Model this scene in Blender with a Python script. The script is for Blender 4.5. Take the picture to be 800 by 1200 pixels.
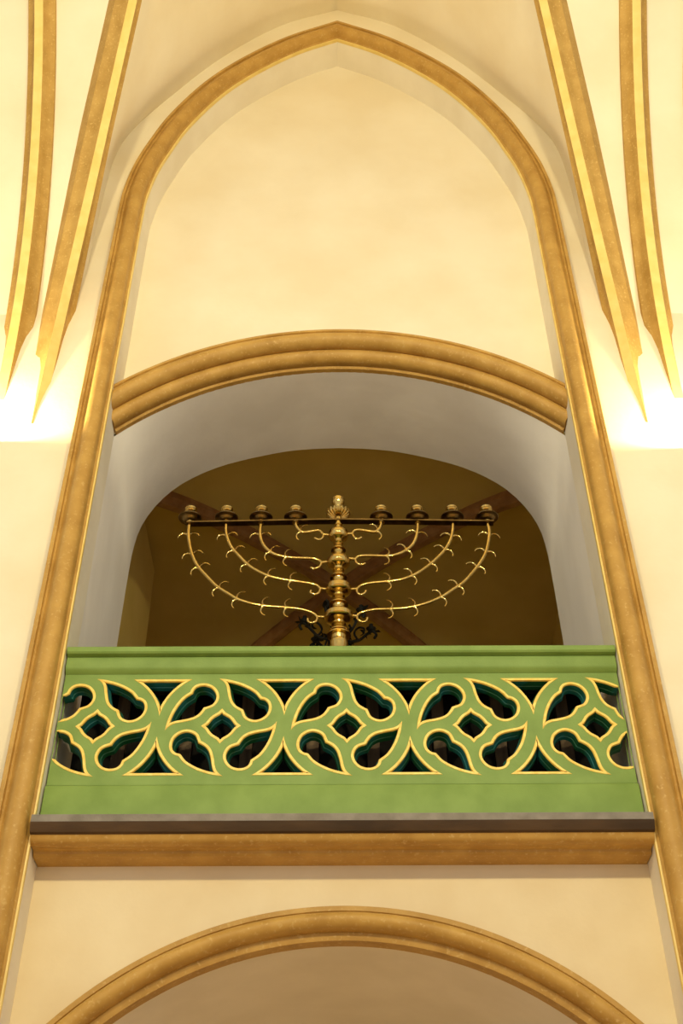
import bpy, math, random
import numpy as np
from mathutils import Vector, Matrix
from mathutils.geometry import tessellate_polygon

for o in list(bpy.data.objects): bpy.data.objects.remove(o)
random.seed(7)
scene = bpy.context.scene
C = scene.collection

# ------------------------------------------------------------------ camera
F_PX = 1366.0
YAW, ROLL, PITCH = (math.radians(a) for a in (0.422, 0.431, 40.886))
CAM = Vector((-0.036, -5.7, 1.6))
fwd = Vector((math.sin(YAW)*math.cos(PITCH), math.cos(YAW)*math.cos(PITCH), math.sin(PITCH)))
r0 = Vector((math.cos(YAW), -math.sin(YAW), 0)); u0 = r0.cross(fwd)
rgt = r0*math.cos(ROLL) - u0*math.sin(ROLL)
upv = r0*math.sin(ROLL) + u0*math.cos(ROLL)
cd = bpy.data.cameras.new('camera'); cam = bpy.data.objects.new('camera', cd); C.objects.link(cam)
cd.sensor_fit = 'VERTICAL'; cd.sensor_height = 36.0; cd.lens = F_PX/1200*36
cd.clip_start = 0.05; cd.clip_end = 200
M4 = Matrix((rgt, upv, -fwd)).transposed().to_4x4(); M4.translation = CAM
cam.matrix_world = M4
scene.camera = cam

def on_y(px, py, Y):
    d = fwd + rgt*((px-400)/F_PX) + upv*((600-py)/F_PX)
    return CAM + d*((Y-CAM.y)/d.y)

# ------------------------------------------------------------------ world, exposure
w = bpy.data.worlds.new('world'); scene.world = w; w.use_nodes = True
bg = w.node_tree.nodes['Background']
bg.inputs[0].default_value = (1.0, 0.96, 0.91, 1); bg.inputs[1].default_value = 0.62
scene.view_settings.view_transform = 'Standard'; scene.view_settings.look = 'None'
scene.view_settings.gamma = 1; scene.view_settings.use_curve_mapping = False
scene.view_settings.exposure = 0.0

LAMP_W = 180
LAMP_COL = (1.0, 0.87, 0.56)
FILL_W = 620  # strength of the unseen globes added as fill light
FILL_COL = (1.0, 0.87, 0.49)

# ------------------------------------------------------------------ materials
def nodes(name):
    m = bpy.data.materials.new(name); m.use_nodes = True
    return m, m.node_tree, m.node_tree.nodes['Principled BSDF']

def mottled(name, c1, c2, scale=6, rough=0.8, bump=0.15, bscale=60, metal=0.0, stretch=(1, 1, 1), detail=6, lo=0.35, hi=0.65, spec=0.3, c3=None):
    m, t, b = nodes(name)
    tc = t.nodes.new('ShaderNodeTexCoord'); mp = t.nodes.new('ShaderNodeMapping')
    mp.inputs['Scale'].default_value = stretch
    t.links.new(tc.outputs['Object'], mp.inputs['Vector'])
    n = t.nodes.new('ShaderNodeTexNoise'); n.inputs['Scale'].default_value = scale; n.inputs['Detail'].default_value = detail
    t.links.new(mp.outputs[0], n.inputs['Vector'])
    r = t.nodes.new('ShaderNodeValToRGB')
    r.color_ramp.elements[0].position = lo; r.color_ramp.elements[0].color = (*c1, 1)
    r.color_ramp.elements[1].position = hi; r.color_ramp.elements[1].color = (*c2, 1)
    t.links.new(n.outputs['Fac'], r.inputs[0])
    out = r.outputs[0]
    if c3:
        n3 = t.nodes.new('ShaderNodeTexNoise'); n3.inputs['Scale'].default_value = scale*7; n3.inputs['Detail'].default_value = 3
        t.links.new(mp.outputs[0], n3.inputs['Vector'])
        r3 = t.nodes.new('ShaderNodeValToRGB'); r3.color_ramp.elements[0].position = .58; r3.color_ramp.elements[1].position = .72
        t.links.new(n3.outputs['Fac'], r3.inputs[0])
        mx = t.nodes.new('ShaderNodeMixRGB'); mx.inputs[2].default_value = (*c3, 1)
        t.links.new(r3.outputs[0], mx.inputs[0]); t.links.new(out, mx.inputs[1]); out = mx.outputs[0]
    t.links.new(out, b.inputs['Base Color'])
    b.inputs['Roughness'].default_value = rough; b.inputs['Metallic'].default_value = metal
    b.inputs['Specular IOR Level'].default_value = spec
    if bump:
        n2 = t.nodes.new('ShaderNodeTexNoise'); n2.inputs['Scale'].default_value = bscale; n2.inputs['Detail'].default_value = 4
        t.links.new(mp.outputs[0], n2.inputs['Vector'])
        bp = t.nodes.new('ShaderNodeBump'); bp.inputs['Strength'].default_value = bump; bp.inputs['Distance'].default_value = 0.01
        t.links.new(n2.outputs['Fac'], bp.inputs['Height']); t.links.new(bp.outputs[0], b.inputs['Normal'])
    return m

MAT = {
 'plaster': mottled('cream_plaster', (.80, .70, .50), (.86, .78, .60), scale=1.3, rough=.9, bump=.12, bscale=25),
 'plaster_low': mottled('cream_plaster_lower', (.74, .60, .38), (.82, .70, .48), scale=1.6, rough=.9, bump=.12, bscale=25),
 'white': mottled('pale_jamb_plaster', (.72, .68, .64), (.80, .765, .725), scale=2.5, rough=.9, bump=.25, bscale=14, stretch=(1, 1, .35)),
 'reveal': mottled('pale_cream_reveal', (.78, .71, .57), (.84, .78, .65), scale=2.5, rough=.9, bump=.15, bscale=14),
 'soffit': mottled('grey_cream_plaster', (.74, .66, .53), (.82, .74, .61), scale=2.2, rough=.9, bump=.2, bscale=16),
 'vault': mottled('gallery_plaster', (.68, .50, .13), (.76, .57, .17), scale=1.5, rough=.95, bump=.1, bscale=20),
 'ochre': mottled('ochre_moulding', (.41, .225, .048), (.54, .32, .08), scale=7, rough=.5, bump=.15, bscale=40, c3=(.56, .36, .12), lo=.3, hi=.7),
 'rib': mottled('ochre_rib', (.40, .23, .05), (.52, .32, .085), scale=8, rough=.6, bump=.15, bscale=40, c3=(.60, .40, .13), lo=.3, hi=.7),
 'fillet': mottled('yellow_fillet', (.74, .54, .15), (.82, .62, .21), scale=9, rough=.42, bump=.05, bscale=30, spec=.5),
 'brownrib': mottled('brown_rib', (.34, .16, .05), (.46, .24, .085), scale=9, rough=.6, bump=.1, bscale=30),
 'green': mottled('green_paint', (.17, .27, .055), (.215, .325, .075), scale=5, rough=.55, bump=.12, bscale=90, spec=.4),
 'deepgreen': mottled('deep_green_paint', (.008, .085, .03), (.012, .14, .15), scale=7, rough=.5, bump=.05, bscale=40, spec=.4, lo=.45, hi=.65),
 'gold': mottled('gold_paint', (.86, .55, .08), (.95, .70, .17), scale=30, rough=.4, bump=.1, bscale=120, spec=.5),
 'greystone': mottled('grey_stone', (.19, .165, .14), (.27, .24, .21), scale=9, rough=.85, bump=.3, bscale=40),
 'darkledge': mottled('dark_brown_ledge', (.045, .025, .012), (.085, .046, .02), scale=8, rough=.6, bump=.2, bscale=50, stretch=(.3, 1, 1)),
 'brass': mottled('polished_brass', (.60, .40, .11), (.74, .52, .17), scale=14, rough=.17, bump=.03, bscale=60, metal=1.0),
 'dullbrass': mottled('aged_brass', (.16, .10, .035), (.26, .17, .065), scale=16, rough=.28, bump=.04, bscale=60, metal=1.0),
 'iron': mottled('black_iron', (.010, .009, .008), (.02, .018, .015), scale=10, rough=.6, bump=.1, bscale=60),
 'wood': mottled('dark_wood', (.09, .058, .034), (.16, .105, .06), scale=6, rough=.6, bump=.15, bscale=60, stretch=(4, 4, .5)),
 'blackboard': mottled('black_board', (.006, .005, .004), (.012, .010, .008), scale=5, rough=.9, bump=.05),
 'floor': mottled('stone_floor', (.60, .41, .19), (.70, .49, .25), scale=3, rough=.4, bump=.1),
 'gfloor': mottled('gallery_boards', (.10, .06, .03), (.16, .10, .05), scale=4, rough=.6, bump=.1, stretch=(.3, 3, 1)),
 'sconce': mottled('white_sconce', (.75, .72, .66), (.80, .78, .72), scale=5, rough=.6, bump=.05),
}

# ------------------------------------------------------------------ mesh helpers
class MB:
    def __init__(s): s.v = []; s.f = []
    def add(s, vs, fs):
        k = len(s.v); s.v += [tuple(v) for v in vs]; s.f += [tuple(i+k for i in f) for f in fs]; return s
    def grid(s, rows, closed_u=False, closed_v=False):
        nr, nc = len(rows), len(rows[0]); k = len(s.v)
        for r in rows: s.v += [tuple(p) for p in r]
        for i in range(nr if closed_v else nr-1):
            for j in range(nc if closed_u else nc-1):
                a = i*nc+j; b = i*nc+(j+1) % nc; c = ((i+1) % nr)*nc+(j+1) % nc; d = ((i+1) % nr)*nc+j
                s.f.append((k+a, k+b, k+c, k+d))
        return s
    def box(s, x0, x1, y0, y1, z0, z1):
        return s.add([(x0,y0,z0),(x1,y0,z0),(x1,y1,z0),(x0,y1,z0),(x0,y0,z1),(x1,y0,z1),(x1,y1,z1),(x0,y1,z1)],
                     [(0,3,2,1),(4,5,6,7),(0,1,5,4),(1,2,6,5),(2,3,7,6),(3,0,4,7)])
    def lathe(s, prof, cx, cy, n=32, flute=0, famp=0.0, zamp=0.0):
        rows = []
        for (r, z) in prof:
            row = []
            for j in range(n):
                a = 2*math.pi*j/n; rr = r*(1+famp*math.cos(flute*a)) if flute else r
                row.append((cx+rr*math.cos(a), cy+rr*math.sin(a), z+zamp*r*math.cos(flute*a)))
            rows.append(row)
        return s.grid(rows, closed_u=True)
    def tube(s, pts, rad, n=8):
        pts = [Vector(p) for p in pts]; m = len(pts)
        if not hasattr(rad, '__len__'): rad = [rad]*m
        rows = []; prev = None
        for i, p in enumerate(pts):
            t = (pts[min(i+1, m-1)]-pts[max(i-1, 0)]).normalized()
            if prev is None:
                prev = t.orthogonal().normalized()
            e1 = (prev - t*prev.dot(t)).normalized(); e2 = t.cross(e1); prev = e1
            rows.append([p+(e1*math.cos(2*math.pi*j/n)+e2*math.sin(2*math.pi*j/n))*rad[i] for j in range(n)])
        k = len(s.v); s.grid(rows, closed_u=True)
        s.f.append(tuple(k+j for j in reversed(range(n)))); s.f.append(tuple(k+(m-1)*n+j for j in range(n)))
        return s
    def build(s, name, mat, parent=None, smooth=35, loc=None):
        me = bpy.data.meshes.new(name)
        vs = s.v if loc is None else [(x-loc[0], y-loc[1], z-loc[2]) for x, y, z in s.v]
        me.from_pydata(vs, [], s.f); me.validate()
        import bmesh
        bm = bmesh.new(); bm.from_mesh(me)
        bmesh.ops.remove_doubles(bm, verts=bm.verts, dist=1e-5)
        bmesh.ops.recalc_face_normals(bm, faces=bm.faces)
        bm.to_mesh(me); bm.free()
        me.materials.append(MAT[mat])
        if smooth:
            me.shade_smooth(); me.set_sharp_from_angle(angle=math.radians(smooth))
        o = bpy.data.objects.new(name, me); C.objects.link(o)
        if loc is not None: o.location = loc
        if parent is not None: o.parent = parent
        return o

def struct(o, label=None, cat=None):
    o['kind'] = 'structure'
    if label: o['label'] = label
    if cat: o['category'] = cat
    return o

def thing(name, loc, label, cat, group=None):
    o = bpy.data.objects.new(name, None); C.objects.link(o); o.location = loc
    o['label'] = label; o['category'] = cat
    if group: o['group'] = group
    return o

def child(mb, name, mat, root, smooth=35):
    """mesh in world coordinates, parented to root (an un-rotated chain)"""
    base = Vector((0, 0, 0)); p = root
    while p is not None: base += Vector(p.location); p = p.parent
    o = mb.build(name, mat, None, smooth, loc=tuple(base))
    o.location = (0, 0, 0); o.parent = root
    return o

def catmull(pts, n=6):
    P = [Vector(p) for p in pts]; out = []
    for i in range(len(P)-1):
        a = P[i-1] if i > 0 else P[0]*2-P[1]; b = P[i]; c = P[i+1]; d = P[i+2] if i+2 < len(P) else P[-1]*2-P[-2]
        for k in range(n):
            t = k/n
            out.append(((b*2)+(c-a)*t+(a*2-b*5+c*4-d)*t*t+(b*3-a-c*3+d)*t**3)*.5)
    out.append(P[-1]); return out

def sweep_xz(path, prof, mb):
    """path: open list of (x,z); prof: list of (n, Y) with n measured to the left normal of travel"""
    m = len(path); rows = []
    for i in range(m):
        p = Vector(path[i])
        t0 = (Vector(path[i])-Vector(path[i-1])).normalized() if i else None
        t1 = (Vector(path[i+1])-Vector(path[i])).normalized() if i < m-1 else None
        if t0 is None: t0 = t1
        if t1 is None: t1 = t0
        n0 = Vector((-t0.y, t0.x)); n1 = Vector((-t1.y, t1.x)); nn = (n0+n1).normalized(); k = 1/max(.4, nn.dot(n0))
        rows.append([(p.x+nn.x*k*a, y, p.y+nn.y*k*a) for a, y in prof])
    return mb.grid(rows)

def arc(cx, cy, r, a0, a1, n):
    return [(cx+r*math.cos(math.radians(a0+(a1-a0)*i/n)), cy+r*math.sin(math.radians(a0+(a1-a0)*i/n))) for i in range(n+1)]

# ------------------------------------------------------------------ key curves (metres)
W = 1.62                                              # half width of the tall niche
half = [(1.62, 9.75), (1.612, 10.02), (1.565, 10.38), (1.48, 10.72), (1.34, 11.15), (1.08, 11.68), (.78, 12.09), (.39, 12.48), (0, 12.74)]
hc = catmull(half, 5)
arch_r = [(W, 0.0), (W, 3.0), (W, 6.0), (W, 8.5)] + [(p.x, p.y) for p in hc]          # right foot to apex
frame = [(-x, z) for x, z in arch_r] + [(x, z) for x, z in reversed(arch_r[:-1])]       # left foot up, over, down right

def frame_z(x):
    x = abs(x)
    for a, b in zip(hc[:-1], hc[1:]):
        if b.x <= x <= a.x: return a.y+(b.y-a.y)*(a.x-x)/max(1e-6, a.x-b.x)
    return hc[0].y

Y_TYM = 0.27; Y_REAR = 1.10; Z_GAL = 4.30; Y_LOW = 0.20
# front (segmental) and rear (basket) arch of the deep gallery opening
RF = 2.27; ZF = 5.90
front = [(W*math.sin(a), 0) for a in (0,)]
a_end = math.asin(W/RF)
front = [(RF*math.sin(a_end*i/24), ZF+RF*math.cos(a_end*i/24)) for i in range(25)]
front += [(W, front[-1][1]+(Z_GAL-front[-1][1])*k/8) for k in range(1, 9)]
rear_pts = [(0, 8.173), (.27, 8.158), (.51, 8.117), (.92, 7.985), (1.21, 7.81), (1.39, 7.61), (1.51, 7.36), (1.552, 7.10), (1.563, 6.75)]
rc = catmull(rear_pts, 8)
def resample(pts, n):
    P = [Vector(p) for p in pts]; L = [0]
    for a, b in zip(P[:-1], P[1:]): L.append(L[-1]+(b-a).length)
    out = []
    for i in range(n+1):
        s = L[-1]*i/n; k = 0
        while k < len(L)-2 and L[k+1] < s: k += 1
        out.append(P[k].lerp(P[k+1], (s-L[k])/max(1e-9, L[k+1]-L[k])))
    return out
rear = [(p.x, p.y) for p in resample(rc, 24)]
rear += [(1.563+.025*k/8, 6.75+(Z_GAL-6.75)*k/8) for k in range(1, 9)]
def mirror(c): return [(-x, z) for x, z in reversed(c)] + c[1:]

# ------------------------------------------------------------------ structure: nave wall, niche, gallery shell
mb = MB()                                             # nave wall: face, opening and shallow reveal
XO = 6.0; ZT = 14.5
for sx in (-1, 1):
    col = [(sx*x, 0, z) for x, z in arch_r]
    mb.grid([[(sx*XO, 0, z) for x, z in arch_r], col]) if False else None
    zs = [0, 3, 6, 8.5] + [p.y for p in hc]
    mb.grid([[(sx*XO, 0, z) for z in zs], [(sx*(x+.0), 0, z) for x, z in arch_r]])
mb.add([(-XO, 0, hc[-1].y), (XO, 0, hc[-1].y), (XO, 0, ZT), (-XO, 0, ZT), (0, 0, hc[-1].y)], [(0, 4, 1, 2, 3)])
nave_wall = struct(mb.build('wall_nave', 'plaster'), 'tall cream plaster nave wall with pointed niche', 'wall')
mb = MB()
mb.grid([[(x, 0, z) for x, z in frame], [(x, Y_TYM, z) for x, z in frame]])
struct(mb.build('wall_niche_reveal', 'reveal'), 'shallow pale reveal lining the pointed niche', 'wall')

mb = MB()                                             # tympanum above the segmental arch
xs = [W*math.sin(a_end*i/24)/math.sin(a_end) for i in range(-24, 25)]
xs = sorted(set([round(x, 5) for x in xs]))
mb.grid([[(x*1.015, Y_TYM, ZF+math.sqrt(RF*RF-x*x)) for x in xs], [(x*1.03, Y_TYM, frame_z(x)+.08) for x in xs]])
struct(mb.build('wall_tympanum', 'plaster'), 'smooth yellow cream wall filling the pointed arch', 'wall')
mb = MB()                                             # deep soffit and jambs of the opening
fm, rm = mirror(front), mirror(rear)
mid = [((a[0]*.5+b[0]*.5), (a[1]*.5+b[1]*.5)) for a, b in zip(fm, rm)]
mb.grid([[(x, Y_TYM, z) for x, z in fm], [(x, (Y_TYM+Y_REAR)/2, z) for x, z in mid], [(x, Y_REAR, z) for x, z in rm]])
struct(mb.build('wall_opening_soffit', 'white', smooth=60), 'grey white plaster soffit and jambs of the gallery opening', 'wall')

# gallery room behind
GX = 2.25; GY1 = 6.1; YC = 3.6; ZC = 8.66; HV = 1.15; BY = 2.5
mb = MB()
big = [(1.0*GX*x/1.59 if False else x, z) for x, z in rm]
outer = []
for x, z in rm:
    outer.append((max(-GX, min(GX, x*1.6)), 9.2 if abs(x) < 1.45 and z > 7.3 else z))
mb.grid([[(x, Y_REAR, z) for x, z in rm], [(x, Y_REAR, z) for x, z in outer]])
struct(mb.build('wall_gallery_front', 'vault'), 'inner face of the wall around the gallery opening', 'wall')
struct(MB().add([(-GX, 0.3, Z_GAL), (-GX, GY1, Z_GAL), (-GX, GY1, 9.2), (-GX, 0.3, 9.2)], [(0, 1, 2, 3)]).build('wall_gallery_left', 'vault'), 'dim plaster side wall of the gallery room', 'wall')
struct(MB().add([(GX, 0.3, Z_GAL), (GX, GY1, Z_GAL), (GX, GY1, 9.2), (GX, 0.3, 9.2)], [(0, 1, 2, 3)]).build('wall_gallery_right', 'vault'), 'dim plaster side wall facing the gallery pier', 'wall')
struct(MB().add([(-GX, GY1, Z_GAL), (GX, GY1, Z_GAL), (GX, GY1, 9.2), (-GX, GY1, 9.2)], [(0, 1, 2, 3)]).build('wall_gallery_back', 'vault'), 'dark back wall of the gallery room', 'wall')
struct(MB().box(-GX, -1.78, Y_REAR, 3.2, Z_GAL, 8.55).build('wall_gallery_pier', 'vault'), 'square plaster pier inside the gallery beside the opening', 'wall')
struct(MB().box(-GX, GX, Y_LOW+.02, GY1, Z_GAL-.12, Z_GAL).build('floor_gallery', 'gfloor'), 'wooden gallery floor behind the balustrade', 'floor')
def groin(x, y):
    s = min(abs(x)/GX, abs(y-YC)/BY); s = min(s, 1)
    return ZC-HV*(1-math.sqrt(max(0, 1-s*s)))
mb = MB(); N = 48
mb.grid([[(-GX+2*GX*i/N, YC-BY+2*BY*j/N, groin(-GX+2*GX*i/N, YC-BY+2*BY*j/N)) for i in range(N+1)] for j in range(N+1)])
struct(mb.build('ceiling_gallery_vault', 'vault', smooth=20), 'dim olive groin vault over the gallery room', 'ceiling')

# lower panel with round arch
RLO = 1.906; ZL = 1.92
mb = MB()
xs2 = [W*i/30 for i in range(-30, 31)]
zl = lambda x, R: ZL+math.sqrt(max(.0, R*R-x*x))
mb.grid([[(x, Y_LOW, zl(x, RLO)) for x in xs2], [(x, Y_LOW, 4.30) for x in xs2]])
struct(mb.build('wall_lower_panel', 'plaster_low'), 'yellow plaster panel under the cornice around the round arch', 'wall')
mb = MB()
mb.grid([[(x, Y_LOW, zl(x, RLO)) for x in xs2], [(x, 2.0, zl(x, RLO)) for x in xs2]])
struct(mb.build('ceiling_lower_arch', 'soffit', smooth=60), 'beige plaster barrel soffit under the round arch', 'ceiling')
mb = MB()
for sx in (-1, 1):
    mb.add([(sx*W, Y_LOW, 0), (sx*W, 2.0, 0), (sx*W, 2.0, zl(W, RLO)), (sx*W, Y_LOW, zl(W, RLO))], [(0, 1, 2, 3)])
mb.add([(-W, 2.0, 0), (W, 2.0, 0), (W, 2.0, 4.1), (-W, 2.0, 4.1)], [(0, 1, 2, 3)])
struct(mb.build('wall_lower_recess', 'soffit'), 'plaster sides and back of the recess under the gallery', 'wall')
struct(MB().box(-7, 7, -9, 2.0, -.1, 0).build('floor', 'floor'), 'stone floor of the nave', 'floor')

# ------------------------------------------------------------------ mouldings
prof = [(0, Y_TYM*0+.004), (-.004, -.012), (.010, -.022), (.018, -.030)]
prof += [(.075+.058*math.cos(math.radians(a)), -.062+.060*math.sin(math.radians(a))) for a in (195, 215, 235, 255, 275, 295, 315, 335)]
prof += [(.136, -.078), (.146, -.072), (.156, -.078), (.160, -.098), (.182, -.100), (.186, -.094), (.186, 0.004)]
def seglen_frame():
    return frame
mb = sweep_xz(frame, prof, MB())
t1 = struct(mb.build('trim_1', 'ochre', smooth=30), 'ochre pointed arch moulding framing the whole niche', 'moulding')
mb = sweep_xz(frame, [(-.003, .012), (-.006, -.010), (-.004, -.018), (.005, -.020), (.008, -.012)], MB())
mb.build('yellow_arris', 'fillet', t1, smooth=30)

# segmental double roll moulding on the tympanum
pth = [(RF*math.sin(a_end*.985*i/30), ZF+RF*math.cos(a_end*.985*i/30)) for i in range(-30, 31)]
pr = [(.0, Y_TYM+.004), (-.004, .235), (.010, .222), (.018, .226)]
pr += [(.060+.056*math.cos(math.radians(a)), .175+.062*math.sin(math.radians(a))) for a in range(150, 301, 15)]
pr += [(.086, .120)]
pr += [(.136+.060*math.cos(math.radians(a)), .084+.068*math.sin(math.radians(a))) for a in range(155, 331, 15)]
pr += [(.190, .044), (.194, .032), (.213, .032), (.215, .05), (.215, Y_TYM+.004)]
mb = sweep_xz(pth, pr, MB())
k = len(pr)
mb.f.append(tuple(range(k))); mb.f.append(tuple(len(mb.v)-k+i for i in reversed(range(k))))
struct(mb.build('trim_2', 'ochre', smooth=30), 'curved ochre double roll moulding above the gallery opening', 'moulding')

# lower round arch moulding
aL = math.asin(W/RLO)*.98
pth = [(RLO*math.sin(aL*i/30), ZL+RLO*math.cos(aL*i/30)) for i in range(-30, 31)]
pr = [(-.004, Y_LOW+.06), (-.004, Y_LOW-.02), (.026, Y_LOW-.03), (.036, Y_LOW-.028)]
pr += [(.082+.046*math.cos(math.radians(a)), Y_LOW-.045+.062*math.sin(math.radians(a))) for a in range(170, 331, 16)]
pr += [(.130, Y_LOW-.052), (.135, Y_LOW-.060), (.160, Y_LOW-.060), (.163, Y_LOW-.052), (.163, Y_LOW+.004)]
mb = sweep_xz(pth, pr, MB())
struct(mb.build('trim_3', 'ochre', smooth=30), 'round arched ochre roll moulding beneath the cornice', 'moulding')

# cornice under the balustrade
def extrude_x(pr, x0, x1, mb):
    mb.grid([[(x0, y, z) for y, z in pr], [(x1, y, z) for y, z in pr]])
    k = len(pr); n = len(mb.v)
    mb.f.append(tuple(n-2*k+i for i in range(k))); mb.f.append(tuple(n-k+i for i in reversed(range(k))))
    return mb
CW = 1.614
pr = [(.20, 4.228), (.078, 4.228), (.066, 4.238), (.062, 4.250), (.048, 4.254)]
pr += [(.002+.048*math.cos(math.radians(a)), 4.282+.032*math.sin(math.radians(a))) for a in range(-60, -171, -15)]
pr += [(-.050, 4.284), (-.054, 4.290), (.20, 4.290)]
struct(extrude_x(pr, -CW, CW, MB()).build('trim_4', 'ochre', smooth=30), 'ochre roll moulding under the dark gallery ledge', 'moulding')
pr = [(.20, 4.290), (-.058, 4.290), (-.072, 4.296), (-.090, 4.325), (-.097, 4.342), (.20, 4.342)]
struct(extrude_x(pr, -CW, CW, MB()).build('trim_5', 'darkledge', smooth=25), 'dark brown ledge band under the green balustrade', 'ledge')
pr = [(.20, 4.342), (-.094, 4.342), (-.092, 4.384), (-.08, 4.390), (.20, 4.390)]
struct(extrude_x(pr, -CW, CW, MB()).build('trim_6', 'greystone', smooth=25), 'weathered grey stone slab carrying the balustrade', 'ledge')

# ------------------------------------------------------------------ nave vault: ribs and webs
RV = 5.4; ZV = 7.3
def fil(z):
    d = min(max(z-ZV, 0), RV*.985); return .012-(RV-math.sqrt(RV*RV-d*d))
def rib_curve(x0, slope, depth, n=40, z1=12.35, z0=7.35):
    """points of the rib at 'depth' behind its flat soffit, in the plane leaving the wall at slope dX/d|Y|"""
    out = []
    for i in range(n+1):
        d = (z1-ZV)*i/n + (z0-ZV)*(1-i/n); a = math.asin(min(d/RV, .985))
        R = RV+depth
        y = .012+0-(RV-R*math.cos(a)); z = ZV+R*math.sin(a)
        ex = .27*max(0, -y-1.5)**2 if slope > .1 else 0
        out.append(Vector((x0-math.copysign(1, x0)*(slope*(-y)+ex), y, z)))
    return out
RIBS = [(2.10, .345), (2.40, 0.0), (2.86, -.06)]
RIBLAB = ['ochre vault rib with yellow soffit rising diagonally next to the pointed niche',
          'ochre vault rib with yellow soffit springing straight out from the pier',
          'ochre vault rib of the neighbouring bay beyond the pier']
tn = 7
DEP = .125
for sx in (-1, 1):
    for (x0, sl), lab in zip(RIBS, RIBLAB):
        root = thing('trim_%d' % tn, (sx*x0, 0, 7.3), lab + (', lamp side left of the menorah' if False else ''), 'vault rib', 'vault ribs on the nave piers'); tn += 1
        root['kind'] = 'structure'
        d = Vector((-sx*sl, -1, 0)).normalized(); nrm = Vector((-d.y, d.x, 0))       # sideways of the rib plane
        c0 = rib_curve(sx*x0, sl, 0); c1 = rib_curve(sx*x0, sl, .1)
        rads = [(b-a).normalized() for a, b in zip(c0, c1)]
        def off(s, dep):
            out = []
            for c, r in zip(c0, rads):                                                 # the diagonal rib turns its section as it rises
                psi = -sx*math.radians(3+17*min(1, max(0, (c.z-7.8)/2.2))) if sl > .1 else 0
                cp, sp = math.cos(psi), math.sin(psi)
                out.append(c+(nrm*cp+r*sp)*s+(r*cp-nrm*sp)*dep)
            return out
        hw = .034
        side = [(hw, 0), (hw+.012, .018), (hw+.022, .05), (hw+.042, .075), (hw+.052, .08), (hw+.075, .095), (hw+.080, DEP+.03), (hw+.080, DEP+.10)]
        m1 = MB(); m1.grid([off(s, dp) for s, dp in side]); m1.grid([off(-s, dp) for s, dp in side])
        child(m1, 'rib_side_mouldings', 'rib', root, 30)
        m2 = MB(); m2.grid([off(-hw, 0.02), off(-hw, -.004), off(hw, -.004), off(hw, .02)])
        child(m2, 'soffit_fillet', 'fillet', root, 30)
# webs
lun_r = [(1.99, 7.35), (1.99, 8.2), (1.985, 9.2), (1.98, 10.2), (1.94, 10.80), (1.80, 11.22), (1.56, 11.68), (1.13, 12.40), (.57, 13.05), (0, 13.38)]
lun = resample(catmull(lun_r, 6), 40)
cA, cB, cD = [lambda s, i=i: rib_curve(s*RIBS[i][0], RIBS[i][1], DEP) for i in range(3)]
def loft(a, b, n, sag=0.0):
    rows = []
    for k in range(n+1):
        t = k/n; rows.append([p.lerp(q, t)+Vector((0, 1, .5))*sag*4*t*(1-t) for p, q in zip(a, b)])
    return rows
mb = MB()
for s in (-1, 1):
    L = [Vector((s*p.x, .0, p.y)) for p in lun]
    L2 = [Vector((s*(4.8-p.x), .0, p.y)) for p in lun]
    A, B, D_ = cA(s), cB(s), cD(s)
    mb.grid(loft(L, A, 6)); mb.grid(loft(A, B, 4)); mb.grid(loft(B, D_, 4)); mb.grid(loft(D_, L2, 6))
struct(mb.build('ceiling_vault', 'plaster', smooth=40), 'cream plaster rib vault over the nave', 'ceiling')

struct(MB().add([(-6, -3.2, 12.62), (6, -3.2, 12.62), (6, -9, 12.9), (-6, -9, 12.9)], [(0, 1, 2, 3)]).build('ceiling_nave', 'plaster'), 'cream plaster vault crown further out over the nave', 'ceiling')

# gallery diagonal ribs
gl = ['brown diagonal rib of the gallery vault running to the pier', 'brown diagonal rib of the gallery vault crossing behind the menorah']
for q, (sa) in enumerate((1, -1)):
    prof_r = [(-.085, .03), (-.085, -.03), (-.06, -.05), (-.05, -.075), (-.03, -.09), (.03, -.09), (.05, -.075), (.06, -.05), (.085, -.03), (.085, .03)]
    rows = []
    d = Vector((sa*GX, BY, 0)).normalized(); nn = Vector((-d.y, d.x, 0))
    for i in range(-30, 31):
        s = i/30*.985; z = ZC-HV*(1-math.sqrt(1-s*s)); P = Vector((sa*GX*s, YC+BY*s, z))
        tz = -HV*s/math.sqrt(1-s*s); T = Vector((sa*GX, BY, tz)).normalized(); up = nn.cross(T) if nn.cross(T).z > 0 else -nn.cross(T)
        rows.append([P+nn*a+up*b for a, b in prof_r])
    struct(MB().grid(rows).build('trim_%d' % tn, 'brownrib', smooth=30), gl[q], 'vault rib'); tn += 1

# ------------------------------------------------------------------ balustrade
YB = .08; BW = 1.612
bal = thing('balustrade', (0, YB, 4.390), 'green carved balustrade with pierced tracery edged in gold across the gallery', 'balustrade')
pr = [(YB+.20, 5.508), (YB-.058, 5.508), (YB-.064, 5.502), (YB-.064, 5.472), (YB-.056, 5.462), (YB-.028, 5.456), (YB+.20, 5.456)]
rail = child(extrude_x(pr, -BW, BW, MB()), 'top_rail', 'green', bal, 30)
pr = [(YB+.16, 5.456), (YB-.024, 5.456), (YB-.030, 5.450), (YB-.032, 5.385), (YB-.024, 5.368), (YB-.002, 5.352), (YB+.16, 5.352)]
child(extrude_x(pr, -BW, BW, MB()), 'frieze_band', 'green', bal, 30)
pr = [(YB+.14, 4.390), (YB-.020, 4.390), (YB-.020, 4.618), (YB-.012, 4.632), (YB+.002, 4.640), (YB+.14, 4.640)]
child(extrude_x(pr, -BW, BW, MB()), 'base_board', 'green', bal, 30)

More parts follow.
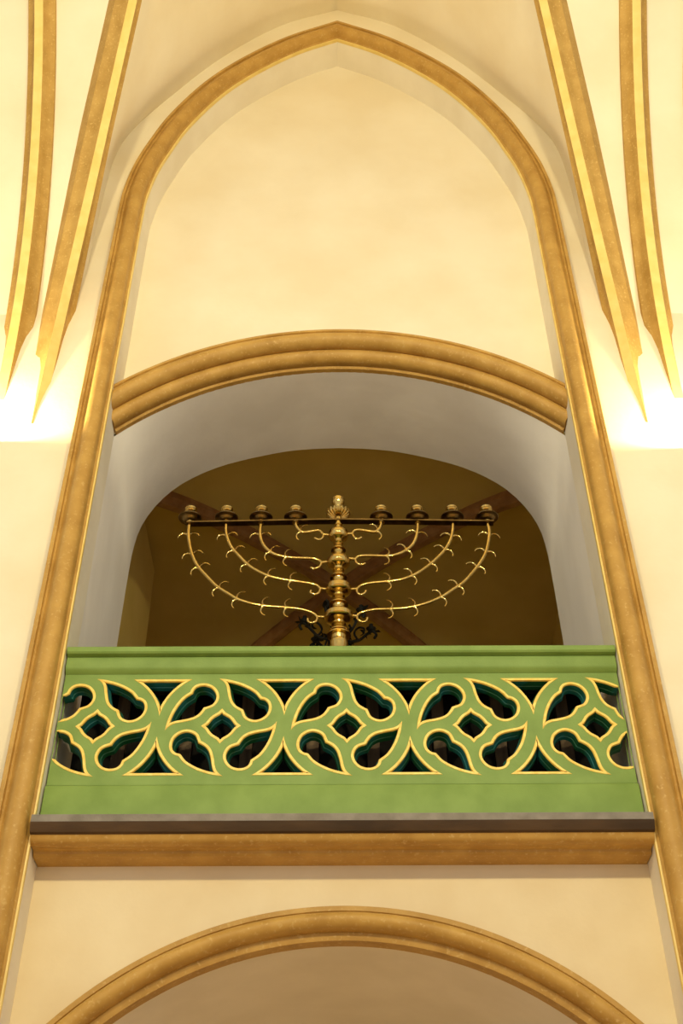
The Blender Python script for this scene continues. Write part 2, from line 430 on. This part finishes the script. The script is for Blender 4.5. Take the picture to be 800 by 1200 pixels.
HP = .3555; ZCEN = 5.006; XC0 = .027
def crop(p): return Vector(((p[0]-433)/367, (449-p[1])/321.5))
seg1 = [(108, 475), (116, 425), (134, 370), (160, 320), (195, 275), (236, 246)]
seg2 = [(236, 246), (243, 226), (262, 206), (292, 195), (330, 195), (370, 210), (399, 240), (410, 275), (402, 308), (378, 336), (334, 352)]
seg3 = [(334, 352), (324, 368), (304, 391), (270, 411), (220, 424), (165, 434), (132, 449), (108, 475)]
leaf = catmull([crop(p) for p in seg1], 3)[:-1] + catmull([crop(p) for p in seg2], 3)[:-1] + catmull([crop(p) for p in seg3], 3)[:-1]
dq = [(0, .318), (.058, .245), (.15, .185), (.197, .137), (.248, .060)]
diamond = []
for q in range(4):
    ca, sa = round(math.cos(-q*math.pi/2)), round(math.sin(-q*math.pi/2))
    diamond += [Vector((x*ca-z*sa, x*sa+z*ca)) for x, z in dq]
def rot(poly, q):
    ca, sa = round(math.cos(q*math.pi/2)), round(math.sin(q*math.pi/2)); return [Vector((p.x*ca-p.y*sa, p.x*sa+p.y*ca)) for p in poly]
def tri(top):
    rho = 1.017; h = .872; xc = math.sqrt(rho*rho-h*h); a0 = math.atan2(h, xc); a1 = math.acos(1/rho)
    left = [Vector((rho*math.cos(a0+(a1-a0)*i/10)-1, rho*math.sin(a0+(a1-a0)*i/10))) for i in range(11)]
    poly = left + [Vector((-p.x, p.y)) for p in reversed(left[:-1])]
    return poly if top else [Vector((p.x, -p.y)) for p in poly]
def clip(poly, xm, keep):
    out = []
    for i in range(len(poly)):
        a, b = poly[i-1], poly[i]; ia, ib = keep*(a.x-xm) <= 0, keep*(b.x-xm) <= 0
        if ia != ib:
            t = (xm-a.x)/(b.x-a.x); out.append(a.lerp(b, t))
        if ib: out.append(b)
    return out
def area(p): return .5*sum(p[i-1].x*p[i].y-p[i].x*p[i-1].y for i in range(len(p)))
def clean(p):
    q = [p[i] for i in range(len(p)) if (p[i]-p[i-1]).length > 1e-4]
    return q if area(q) > 0 else q[::-1]
def inset(p, d):
    """offset inwards; near sharp tips each vertex stops on the middle line instead of crossing it"""
    n = len(p); A = np.array([(q.x, q.y) for q in p]); B = np.roll(A, -1, 0)
    T = B-A; T /= np.linalg.norm(T, axis=1)[:, None]; N1 = np.stack([-T[:, 1], T[:, 0]], 1); N0 = np.roll(N1, 1, 0)
    M = N0+N1; L = np.linalg.norm(M, axis=1); M = np.where(L[:, None] < 1e-3, N0, M/np.maximum(L, 1e-9)[:, None])
    dot = np.maximum((M*N0).sum(1), .12 if d > 0 else .6)
    if d <= 0:
        out = A+M*(d/dot)[:, None]
        return [Vector((float(a), float(b))) for a, b in out]
    def dist(Q):
        AB = B-A; AQ = Q[:, None, :]-A[None]; t = np.clip((AQ*AB[None]).sum(2)/np.maximum((AB*AB).sum(1), 1e-12)[None], 0, 1)
        return np.linalg.norm(AQ-t[..., None]*AB[None], axis=2).min(1)
    step = d/dot; lo = np.zeros(n); hi = step.copy()
    Q = A+M*step[:, None]; ok = dist(Q) >= d*.985
    for _ in range(14):
        midp = (lo+hi)/2; dd = dist(A+M*midp[:, None]); good = dd >= midp*dot*.985
        lo = np.where(good, midp, lo); hi = np.where(good, hi, midp)
    step = np.where(ok, step, lo)
    out = A+M*step[:, None]
    return [Vector((float(a), float(b))) for a, b in out]
XM = 1.606
holes = []
for i in range(-2, 3):
    cx = XC0+i*2*HP
    for q in range(4): holes.append(('leaf', [Vector((cx+p.x*HP, ZCEN+p.y*HP)) for p in rot(leaf, q)]))
    holes.append(('diamond', [Vector((cx+p.x*HP, ZCEN+p.y*HP)) for p in diamond]))
for i in range(-2, 2):
    cx = XC0+(2*i+1)*HP
    for t in (True, False): holes.append(('tri', [Vector((cx+p.x*HP, ZCEN+p.y*HP)) for p in tri(t)]))
H2 = []
for kind, h in holes:
    h = clip(clip(h, XM, 1), -XM, -1)
    if len(h) > 3:
        h = clean(h)
        if area(h) > .002: H2.append((kind, h))
def plate(y, loops, mb):
    rect = [Vector((-BW, 4.640)), Vector((BW, 4.640)), Vector((BW, 5.352)), Vector((-BW, 5.352))]
    L = [[(p.x, p.y, 0) for p in rect]] + [[(p.x, p.y, 0) for p in reversed(h)] for h in loops]
    flat = [p for l in L for p in l]
    mb.add([(x, y, z) for x, z, _ in flat], tessellate_polygon([[Vector(p) for p in l] for l in L]))
mb = MB()
plate(YB, [h for _, h in H2], mb)
plate(YB+.075, [h for _, h in H2], mb)
panel = child(mb, 'tracery_panel', 'green', bal, 0)
for kind, h in H2:
    cut = [abs(abs(p.x)-XM) < 1e-4 for p in h]           # where the wall cuts the opening there is no edging
    def ring(d, y):
        out = []
        for p, q, c in zip(h, inset(h, d), cut):
            out.append((p.x if c else max(-XM, min(XM, q.x)), y, q.y))
        return out
    def band(rows):
        g = MB(); n = len(h); g.v = [v for r in rows for v in r]
        for a in range(len(rows)-1):
            for b in range(n):
                c = (b+1) % n
                if not (cut[b] and cut[c]): g.f.append((a*n+b, a*n+c, (a+1)*n+c, (a+1)*n+b))
        return g
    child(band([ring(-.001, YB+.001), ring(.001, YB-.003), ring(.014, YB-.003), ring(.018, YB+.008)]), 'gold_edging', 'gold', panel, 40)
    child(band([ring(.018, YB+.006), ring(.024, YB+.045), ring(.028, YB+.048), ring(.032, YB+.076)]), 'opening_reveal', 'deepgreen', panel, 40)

# dark wooden guard behind the tracery
guard = thing('wooden_guard', (0, .36, Z_GAL), 'dark wooden boarded guard with upright posts standing behind the green balustrade', 'wooden guard')
child(MB().box(-1.575, 1.575, .385, .41, Z_GAL, 5.40), 'backing_board', 'blackboard', guard, 0)
child(MB().box(-1.575, 1.575, .335, .41, 5.40, 5.45), 'guard_rail', 'wood', guard, 0)
for i in range(10):
    x = 1.045*(XC0+(i//2-2)*2*HP+(-.19 if i % 2 == 0 else .15))
    if abs(x) > 1.52: continue
    child(MB().box(x-.036, x+.036, .335, .384, Z_GAL, 5.40), 'upright_post', 'wood', guard, 0)

# ------------------------------------------------------------------ menorah
YM = .62
def mp(px, py): return on_y(px, py, YM)
def cl(p): return mp(190+p[0]*.2625, 560+p[1]*.2625)
def cr(p): return mp(390+p[0]*.2625, 560+p[1]*.2625)
XM0 = mp(396.5, 660).x
men = thing('menorah', (XM0, YM, Z_GAL), 'large polished brass nine branched candelabrum standing behind the green balustrade', 'candelabrum')
PXM = (mp(430, 650)-mp(396, 650)).length/34            # metres per pixel sideways at the menorah
def zpx(y): return mp(396.5, y).z
shaft_px = [(619, 4.0)]
for yk, R in ((627, 11.6), (659, 13.2), (690.5, 14.5), (723, 16.1)):
    shaft_px += [(yk-5.2, .42*R), (yk-4.6, .74*R), (yk-3.6, .93*R), (yk-2.2, R), (yk+1.8, R), (yk+3.2, .93*R), (yk+4.6, .74*R), (yk+5.6, .5*R), (yk+6.4, .40*R), (yk+8.2, .37*R),
                 (yk+9.0, .50*R), (yk+10.0, .52*R), (yk+10.8, .40*R), (yk+13.5, .44*R), (yk+16.0, .56*R), (yk+17.6, .74*R), (yk+18.6, .75*R), (yk+19.2, .50*R), (yk+22.0, .42*R), (yk+24.4, .44*R)]
shaft_px = [p for p in shaft_px if p[0] < 742]
shaft_px += [(742, 9.4), (744, 13.2), (745.4, 13.4), (746.2, 9.0), (750, 8.2), (752, 9.8), (757, 10.2), (762, 8.6)]
prof_s = [(r*PXM, zpx(y)) for y, r in shaft_px]
z_low = prof_s[-1][1]
ext = [(.055, z_low-.02), (.04, z_low-.05), (.09, z_low-.09), (.105, z_low-.15), (.09, z_low-.21), (.045, z_low-.25), (.042, z_low-.45), (.07, z_low-.47), (.042, z_low-.50),
       (.048, 5.05), (.09, 5.0), (.115, 4.93), (.09, 4.86), (.055, 4.82), (.07, 4.62), (.11, 4.52), (.14, 4.46), (.16, 4.43), (.165, 4.36), (.185, 4.35), (.19, 4.30), (0, 4.30)]
child(MB().lathe(prof_s+ext, XM0, YM, 40), 'shaft', 'brass', men, 30)
# centre cup and fluted pan
zt = zpx(608)
cup = [(3.4, 619.5), (3.6, 616.8), (4.9, 616.2), (5.0, 615.2), (3.7, 614.4), (3.5, 606), (4.5, 604)]
ch = child(MB().lathe([(r*PXM, zpx(y)) for r, y in cup]+[(.0, zpx(604))], XM0, YM, 28), 'centre_candle_holder', 'brass', men, 30)
fl = [(4.0, 606.6), (7.0, 606.4), (11.0, 605.2), (14.0, 603.2), (14.7, 602.2), (14.0, 601.8), (9, 603.2), (4.2, 603.6)]
child(MB().lathe([(r*PXM, zpx(y)) for r, y in fl], XM0, YM, 160, 20, .05, .10), 'fluted_drip_pan', 'brass', ch, 60)
so = [(4.2, 603), (5.0, 600.5), (5.0, 598.5), (3.2, 596.5), (3.3, 594), (5.4, 592), (7.3, 590.0), (7.7, 588.0), (7.2, 586.6), (7.6, 585.6), (7.3, 584.8), (5.0, 584.8), (4.6, 590), (0, 590)]
child(MB().lathe([(r*PXM, zpx(y)) for r, y in so], XM0, YM, 28), 'candle_socket', 'brass', ch, 40)
# cross bar
pL, pC, pR = mp(219, 614.4), mp(396.5, 611.2), mp(578, 613.2)
mb = MB()
rows = []
for p in (pL, pL.lerp(pC, .5), pC, pC.lerp(pR, .5), pR):
    rows.append([p+Vector((0, -.026, -.002)), p+Vector((0, -.026, .010)), p+Vector((0, .026, .010)), p+Vector((0, .026, -.002))])
mb.grid(rows, closed_u=True); mb.f += [(0, 1, 2, 3), (16, 17, 18, 19)]
bar = child(mb, 'cross_bar', 'dullbrass', men, 30)

ARMS = [
 (cl, [(122,205),(118,250),(122,290),(135,345),(160,395),(200,440),(245,485),(300,520),(340,543),(400,562),(460,572),(530,578),(590,583),(640,592),(675,605),(692,620)], (722,622), [(692,620),(688,638),(668,648),(651,640),(649,628)],
  [(122,258),(130,340),(178,405),(262,490),(340,535),(455,570),(555,578)], (124,186)),
 (cl, [(285,208),(285,240),(292,270),(310,310),(345,350),(385,390),(430,418),(480,440),(530,452),(600,463),(650,470),(690,480),(705,494)], (730,497), [(705,494),(700,511),(682,520),(662,512),(664,502)],
  [(290,262),(328,332),(400,385),(482,440),(575,460)], (286,180)),
 (cl, [(440,210),(437,250),(445,285),(465,315),(500,340),(560,355),(620,358),(670,360),(700,368),(711,378)], (735,375), [(711,378),(702,396),(680,405),(662,400)],
  [(438,258),(490,330),(565,355)], (440,175)),
 (cl, [(595,192),(600,218),(625,242),(660,240),(700,235),(720,253)], (742,255), [(720,253),(715,268),(700,276),(680,268)], [(622,242)], (596,170)),
 (cr, [(690,205),(697,240),(693,280),(680,335),(655,380),(620,425),(580,468),(540,495),(490,528),(430,555),(370,573),(310,583),(250,586),(190,588),(150,595),(118,605),(106,617)], (78,615), [(106,617),(112,633),(130,643),(148,638),(154,624)],
  [(692,262),(682,338),(637,402),(548,490),(478,535),(355,575),(250,586)], (690,181)),
 (cr, [(535,205),(532,245),(520,285),(495,325),(460,362),(430,388),(385,420),(345,440),(300,455),(240,463),(180,468),(130,478),(106,496)], (72,498), [(106,496),(108,511),(122,521),(140,515),(147,503)],
  [(527,260),(497,330),(428,388),(343,440),(243,463)], (534,176)),
 (cr, [(378,200),(376,240),(365,280),(345,308),(310,332),(265,347),(235,349),(160,347),(115,350),(99,363)], (60,358), [(99,363),(105,378),(122,388),(145,382)],
  [(375,250),(320,325),(237,348)], (379,172)),
 (cr, [(216,190),(210,220),(190,240),(160,238),(120,232),(95,236),(86,249)], (60,250), [(86,249),(95,265),(110,273),(128,265)], [(187,240)], (219,164)),
]
for fn, pts, stub, scroll, hooks, pan in ARMS:
    P = catmull([fn(p) for p in pts], 4); n = len(P)
    rad = [.0135-.004*(i/n) for i in range(n)]
    mb = MB().tube(P, rad, 10)
    mb.tube([P[-1], fn(stub)], .0105, 10)
    S = catmull([fn(p) for p in scroll], 4)
    mb.tube(S, [.0095-.002*i/len(S) for i in range(len(S))], 8)
    br = child(mb, 'branch', 'brass', men, 60)
    for h in hooks:
        hp = fn(h); i = min(range(n), key=lambda k: (P[k]-hp).length); i = max(1, min(n-2, i))
        T = (P[i-1]-P[i+1]).normalized()                # towards the candle
        for sgn in (-1, 1):
            nv = Vector((T.z, 0, -T.x))*sgn
            L = .104
            pp = [P[i]-T*.02]
            ang = 62.0; pos = P[i].copy(); pp = [pos.copy()]
            for k in range(9):
                a = math.radians(30+k*17)
                pos = pos + (T*math.cos(a)+nv*math.sin(a))*(L/9)
                pp.append(pos.copy())
            child(MB().tube(pp, [.0095-.0006*k for k in range(10)], 6), 'curled_thorn', 'brass', br, 60)
    c = fn(pan); x, z = c.x, c.z
    base = P[0]
    x = base.x; z0 = fn((pts[0][0], 198)).z if fn is cl else fn((pts[0][0], 196)).z
    z0 = pL.z+.006 if True else z0
    hp_ = [(.012, z0), (.022, z0+.004), (.024, z0+.014), (.014, z0+.022), (.016, z0+.03)]
    hd = child(MB().lathe(hp_+[(.0, z0+.03)], x, YM, 20), 'candle_holder', 'brass', men, 30)
    pn = [(.014, z0+.018), (.034, z0+.021), (.046, z0+.028), (.054, z0+.040), (.060, z0+.043), (.080, z0+.047), (.083, z0+.052), (.079, z0+.054), (.05, z0+.047), (.014, z0+.045), (0, z0+.045)]
    child(MB().lathe(pn, x, YM, 32), 'drip_pan', 'dullbrass', hd, 30)
    sk = [(.016, z0+.045), (.026, z0+.05), (.023, z0+.065), (.021, z0+.085), (.024, z0+.098), (.036, z0+.106), (.043, z0+.116), (.039, z0+.128), (.043, z0+.136), (.041, z0+.140), (.028, z0+.140), (.026, z0+.12), (0, z0+.12)]
    child(MB().lathe(sk, x, YM, 24), 'candle_socket', 'brass', hd, 40)

# ------------------------------------------------------------------ black iron chandelier in the gallery
YH = 3.6; cc = on_y(396, 738, YH); hx, hz = cc.x, cc.z
chn = thing('iron_chandelier', (hx, YH, hz), 'small black wrought iron chandelier with leafy scrolls hanging behind the brass shaft', 'chandelier')
child(MB().lathe([(0, hz-.16), (.03, hz-.13), (.05, hz-.08), (.03, hz-.02), (.02, hz+.05), (.045, hz+.10), (.02, hz+.16), (.0, hz+.18)], hx, YH, 16), 'stem', 'iron', chn)
child(MB().tube([(hx, YH, hz+.15), (hx, YH, ZC-.08)], .012, 6), 'hanging_rod', 'iron', chn)
for k in range(6):
    a = math.radians(k*60+12); ca, sa = math.cos(a), math.sin(a)
    def q(r, z): return Vector((hx+r*ca, YH+r*sa, hz+z))
    pp = catmull([q(.03, -.04), q(.10, -.12), q(.20, -.10), q(.28, -.02), q(.34, .03), q(.38, .0), q(.36, -.05)], 4)
    ar = child(MB().tube(pp, .014, 6), 'scroll_arm', 'iron', chn, 60)
    child(MB().tube(catmull([q(.20, -.10), q(.16, -.02), q(.20, .05), q(.26, .05), q(.25, .0)], 4), .011, 6), 'inner_scroll', 'iron', ar, 60)
    lf = MB()
    for (r_, z_, s_) in ((.14, -.10, .055), (.27, .0, .06), (.36, .04, .065)):
        c0 = q(r_, z_)
        for m in range(5):
            b = math.radians(m*72+20*k); dv = Vector((math.cos(b)*ca, math.cos(b)*sa, math.sin(b))); pv = Vector((-sa, ca, 0))
            lf.add([c0+pv*.006, c0+dv*s_*.6+pv*s_*.35, c0+dv*s_*1.15+pv*.01, c0+dv*s_*.6-pv*s_*.35, c0-pv*.006+dv*.01], [(0, 1, 2, 3, 4)])
    child(lf, 'iron_leaves', 'iron', ar, 0)
    child(MB().lathe([(.0, hz+.03), (.03, hz+.035), (.05, hz+.06), (.02, hz+.062), (.02, hz+.11), (0, hz+.11)], q(.33, 0).x, q(.33, 0).y, 12), 'candle_cup', 'iron', ar)

# ------------------------------------------------------------------ unseen globes added above the viewer to light the tympanum and vault
gm, gt, gb = nodes('fill_globe_glow'); gb.inputs['Base Color'].default_value = (.9, .85, .75, 1); MAT['globe'] = gm
gb.inputs['Emission Color'].default_value = (*FILL_COL, 1); gb.inputs['Emission Strength'].default_value = FILL_W/(math.pi*4*math.pi*.18**2)
for px_, py_, pz_ in ((1.4, -6.4, 7.2), (-1.4, -6.4, 7.2)):
    s = thing('fill_globe', (px_, py_, pz_), 'unseen glowing globe on a rod, added to light the tympanum and vault', 'added fill light', 'added fill globes over the nave')
    child(MB().lathe([(.18*math.sin(math.pi*i/16), pz_-.18*math.cos(math.pi*i/16)) for i in range(17)], px_, py_, 24), 'fill_globe_ball', 'globe', s, 60)
    child(MB().lathe([(.0, pz_+.16), (.05, pz_+.165), (.05, pz_+.24), (.012, pz_+.26), (.012, 12.7), (0, 12.7)], px_, py_, 12), 'hanging_rod', 'dullbrass', s)

# ------------------------------------------------------------------ wall uplighters on the piers
for sx, zt_ in ((-1, 7.185), (1, 7.105)):
    lx = sx*2.56
    s = thing('wall_uplighter', (lx, 0, zt_-.22), 'white half bowl uplighter fixed to the nave pier below the vault ribs', 'wall lamp', 'uplighters on the nave piers')
    rows = []
    for r, z in ((.02, zt_-.22), (.09, zt_-.19), (.15, zt_-.11), (.17, zt_), (.16, zt_), (.14, zt_-.10), (.08, zt_-.17), (.015, zt_-.20)):
        rows.append([(lx+r*math.cos(math.pi+math.pi*j/20), -.002+r*math.sin(math.pi+math.pi*j/20), z) for j in range(21)])
    child(MB().grid(rows), 'bowl', 'sconce', s, 40)
    ld = bpy.data.lights.new('uplighter_lamp', 'POINT'); ld.energy = LAMP_W; ld.color = LAMP_COL; ld.shadow_soft_size = .02
    lo = bpy.data.objects.new('uplighter_lamp', ld); C.objects.link(lo); lo.location = (0, -.10, .212); lo.parent = s
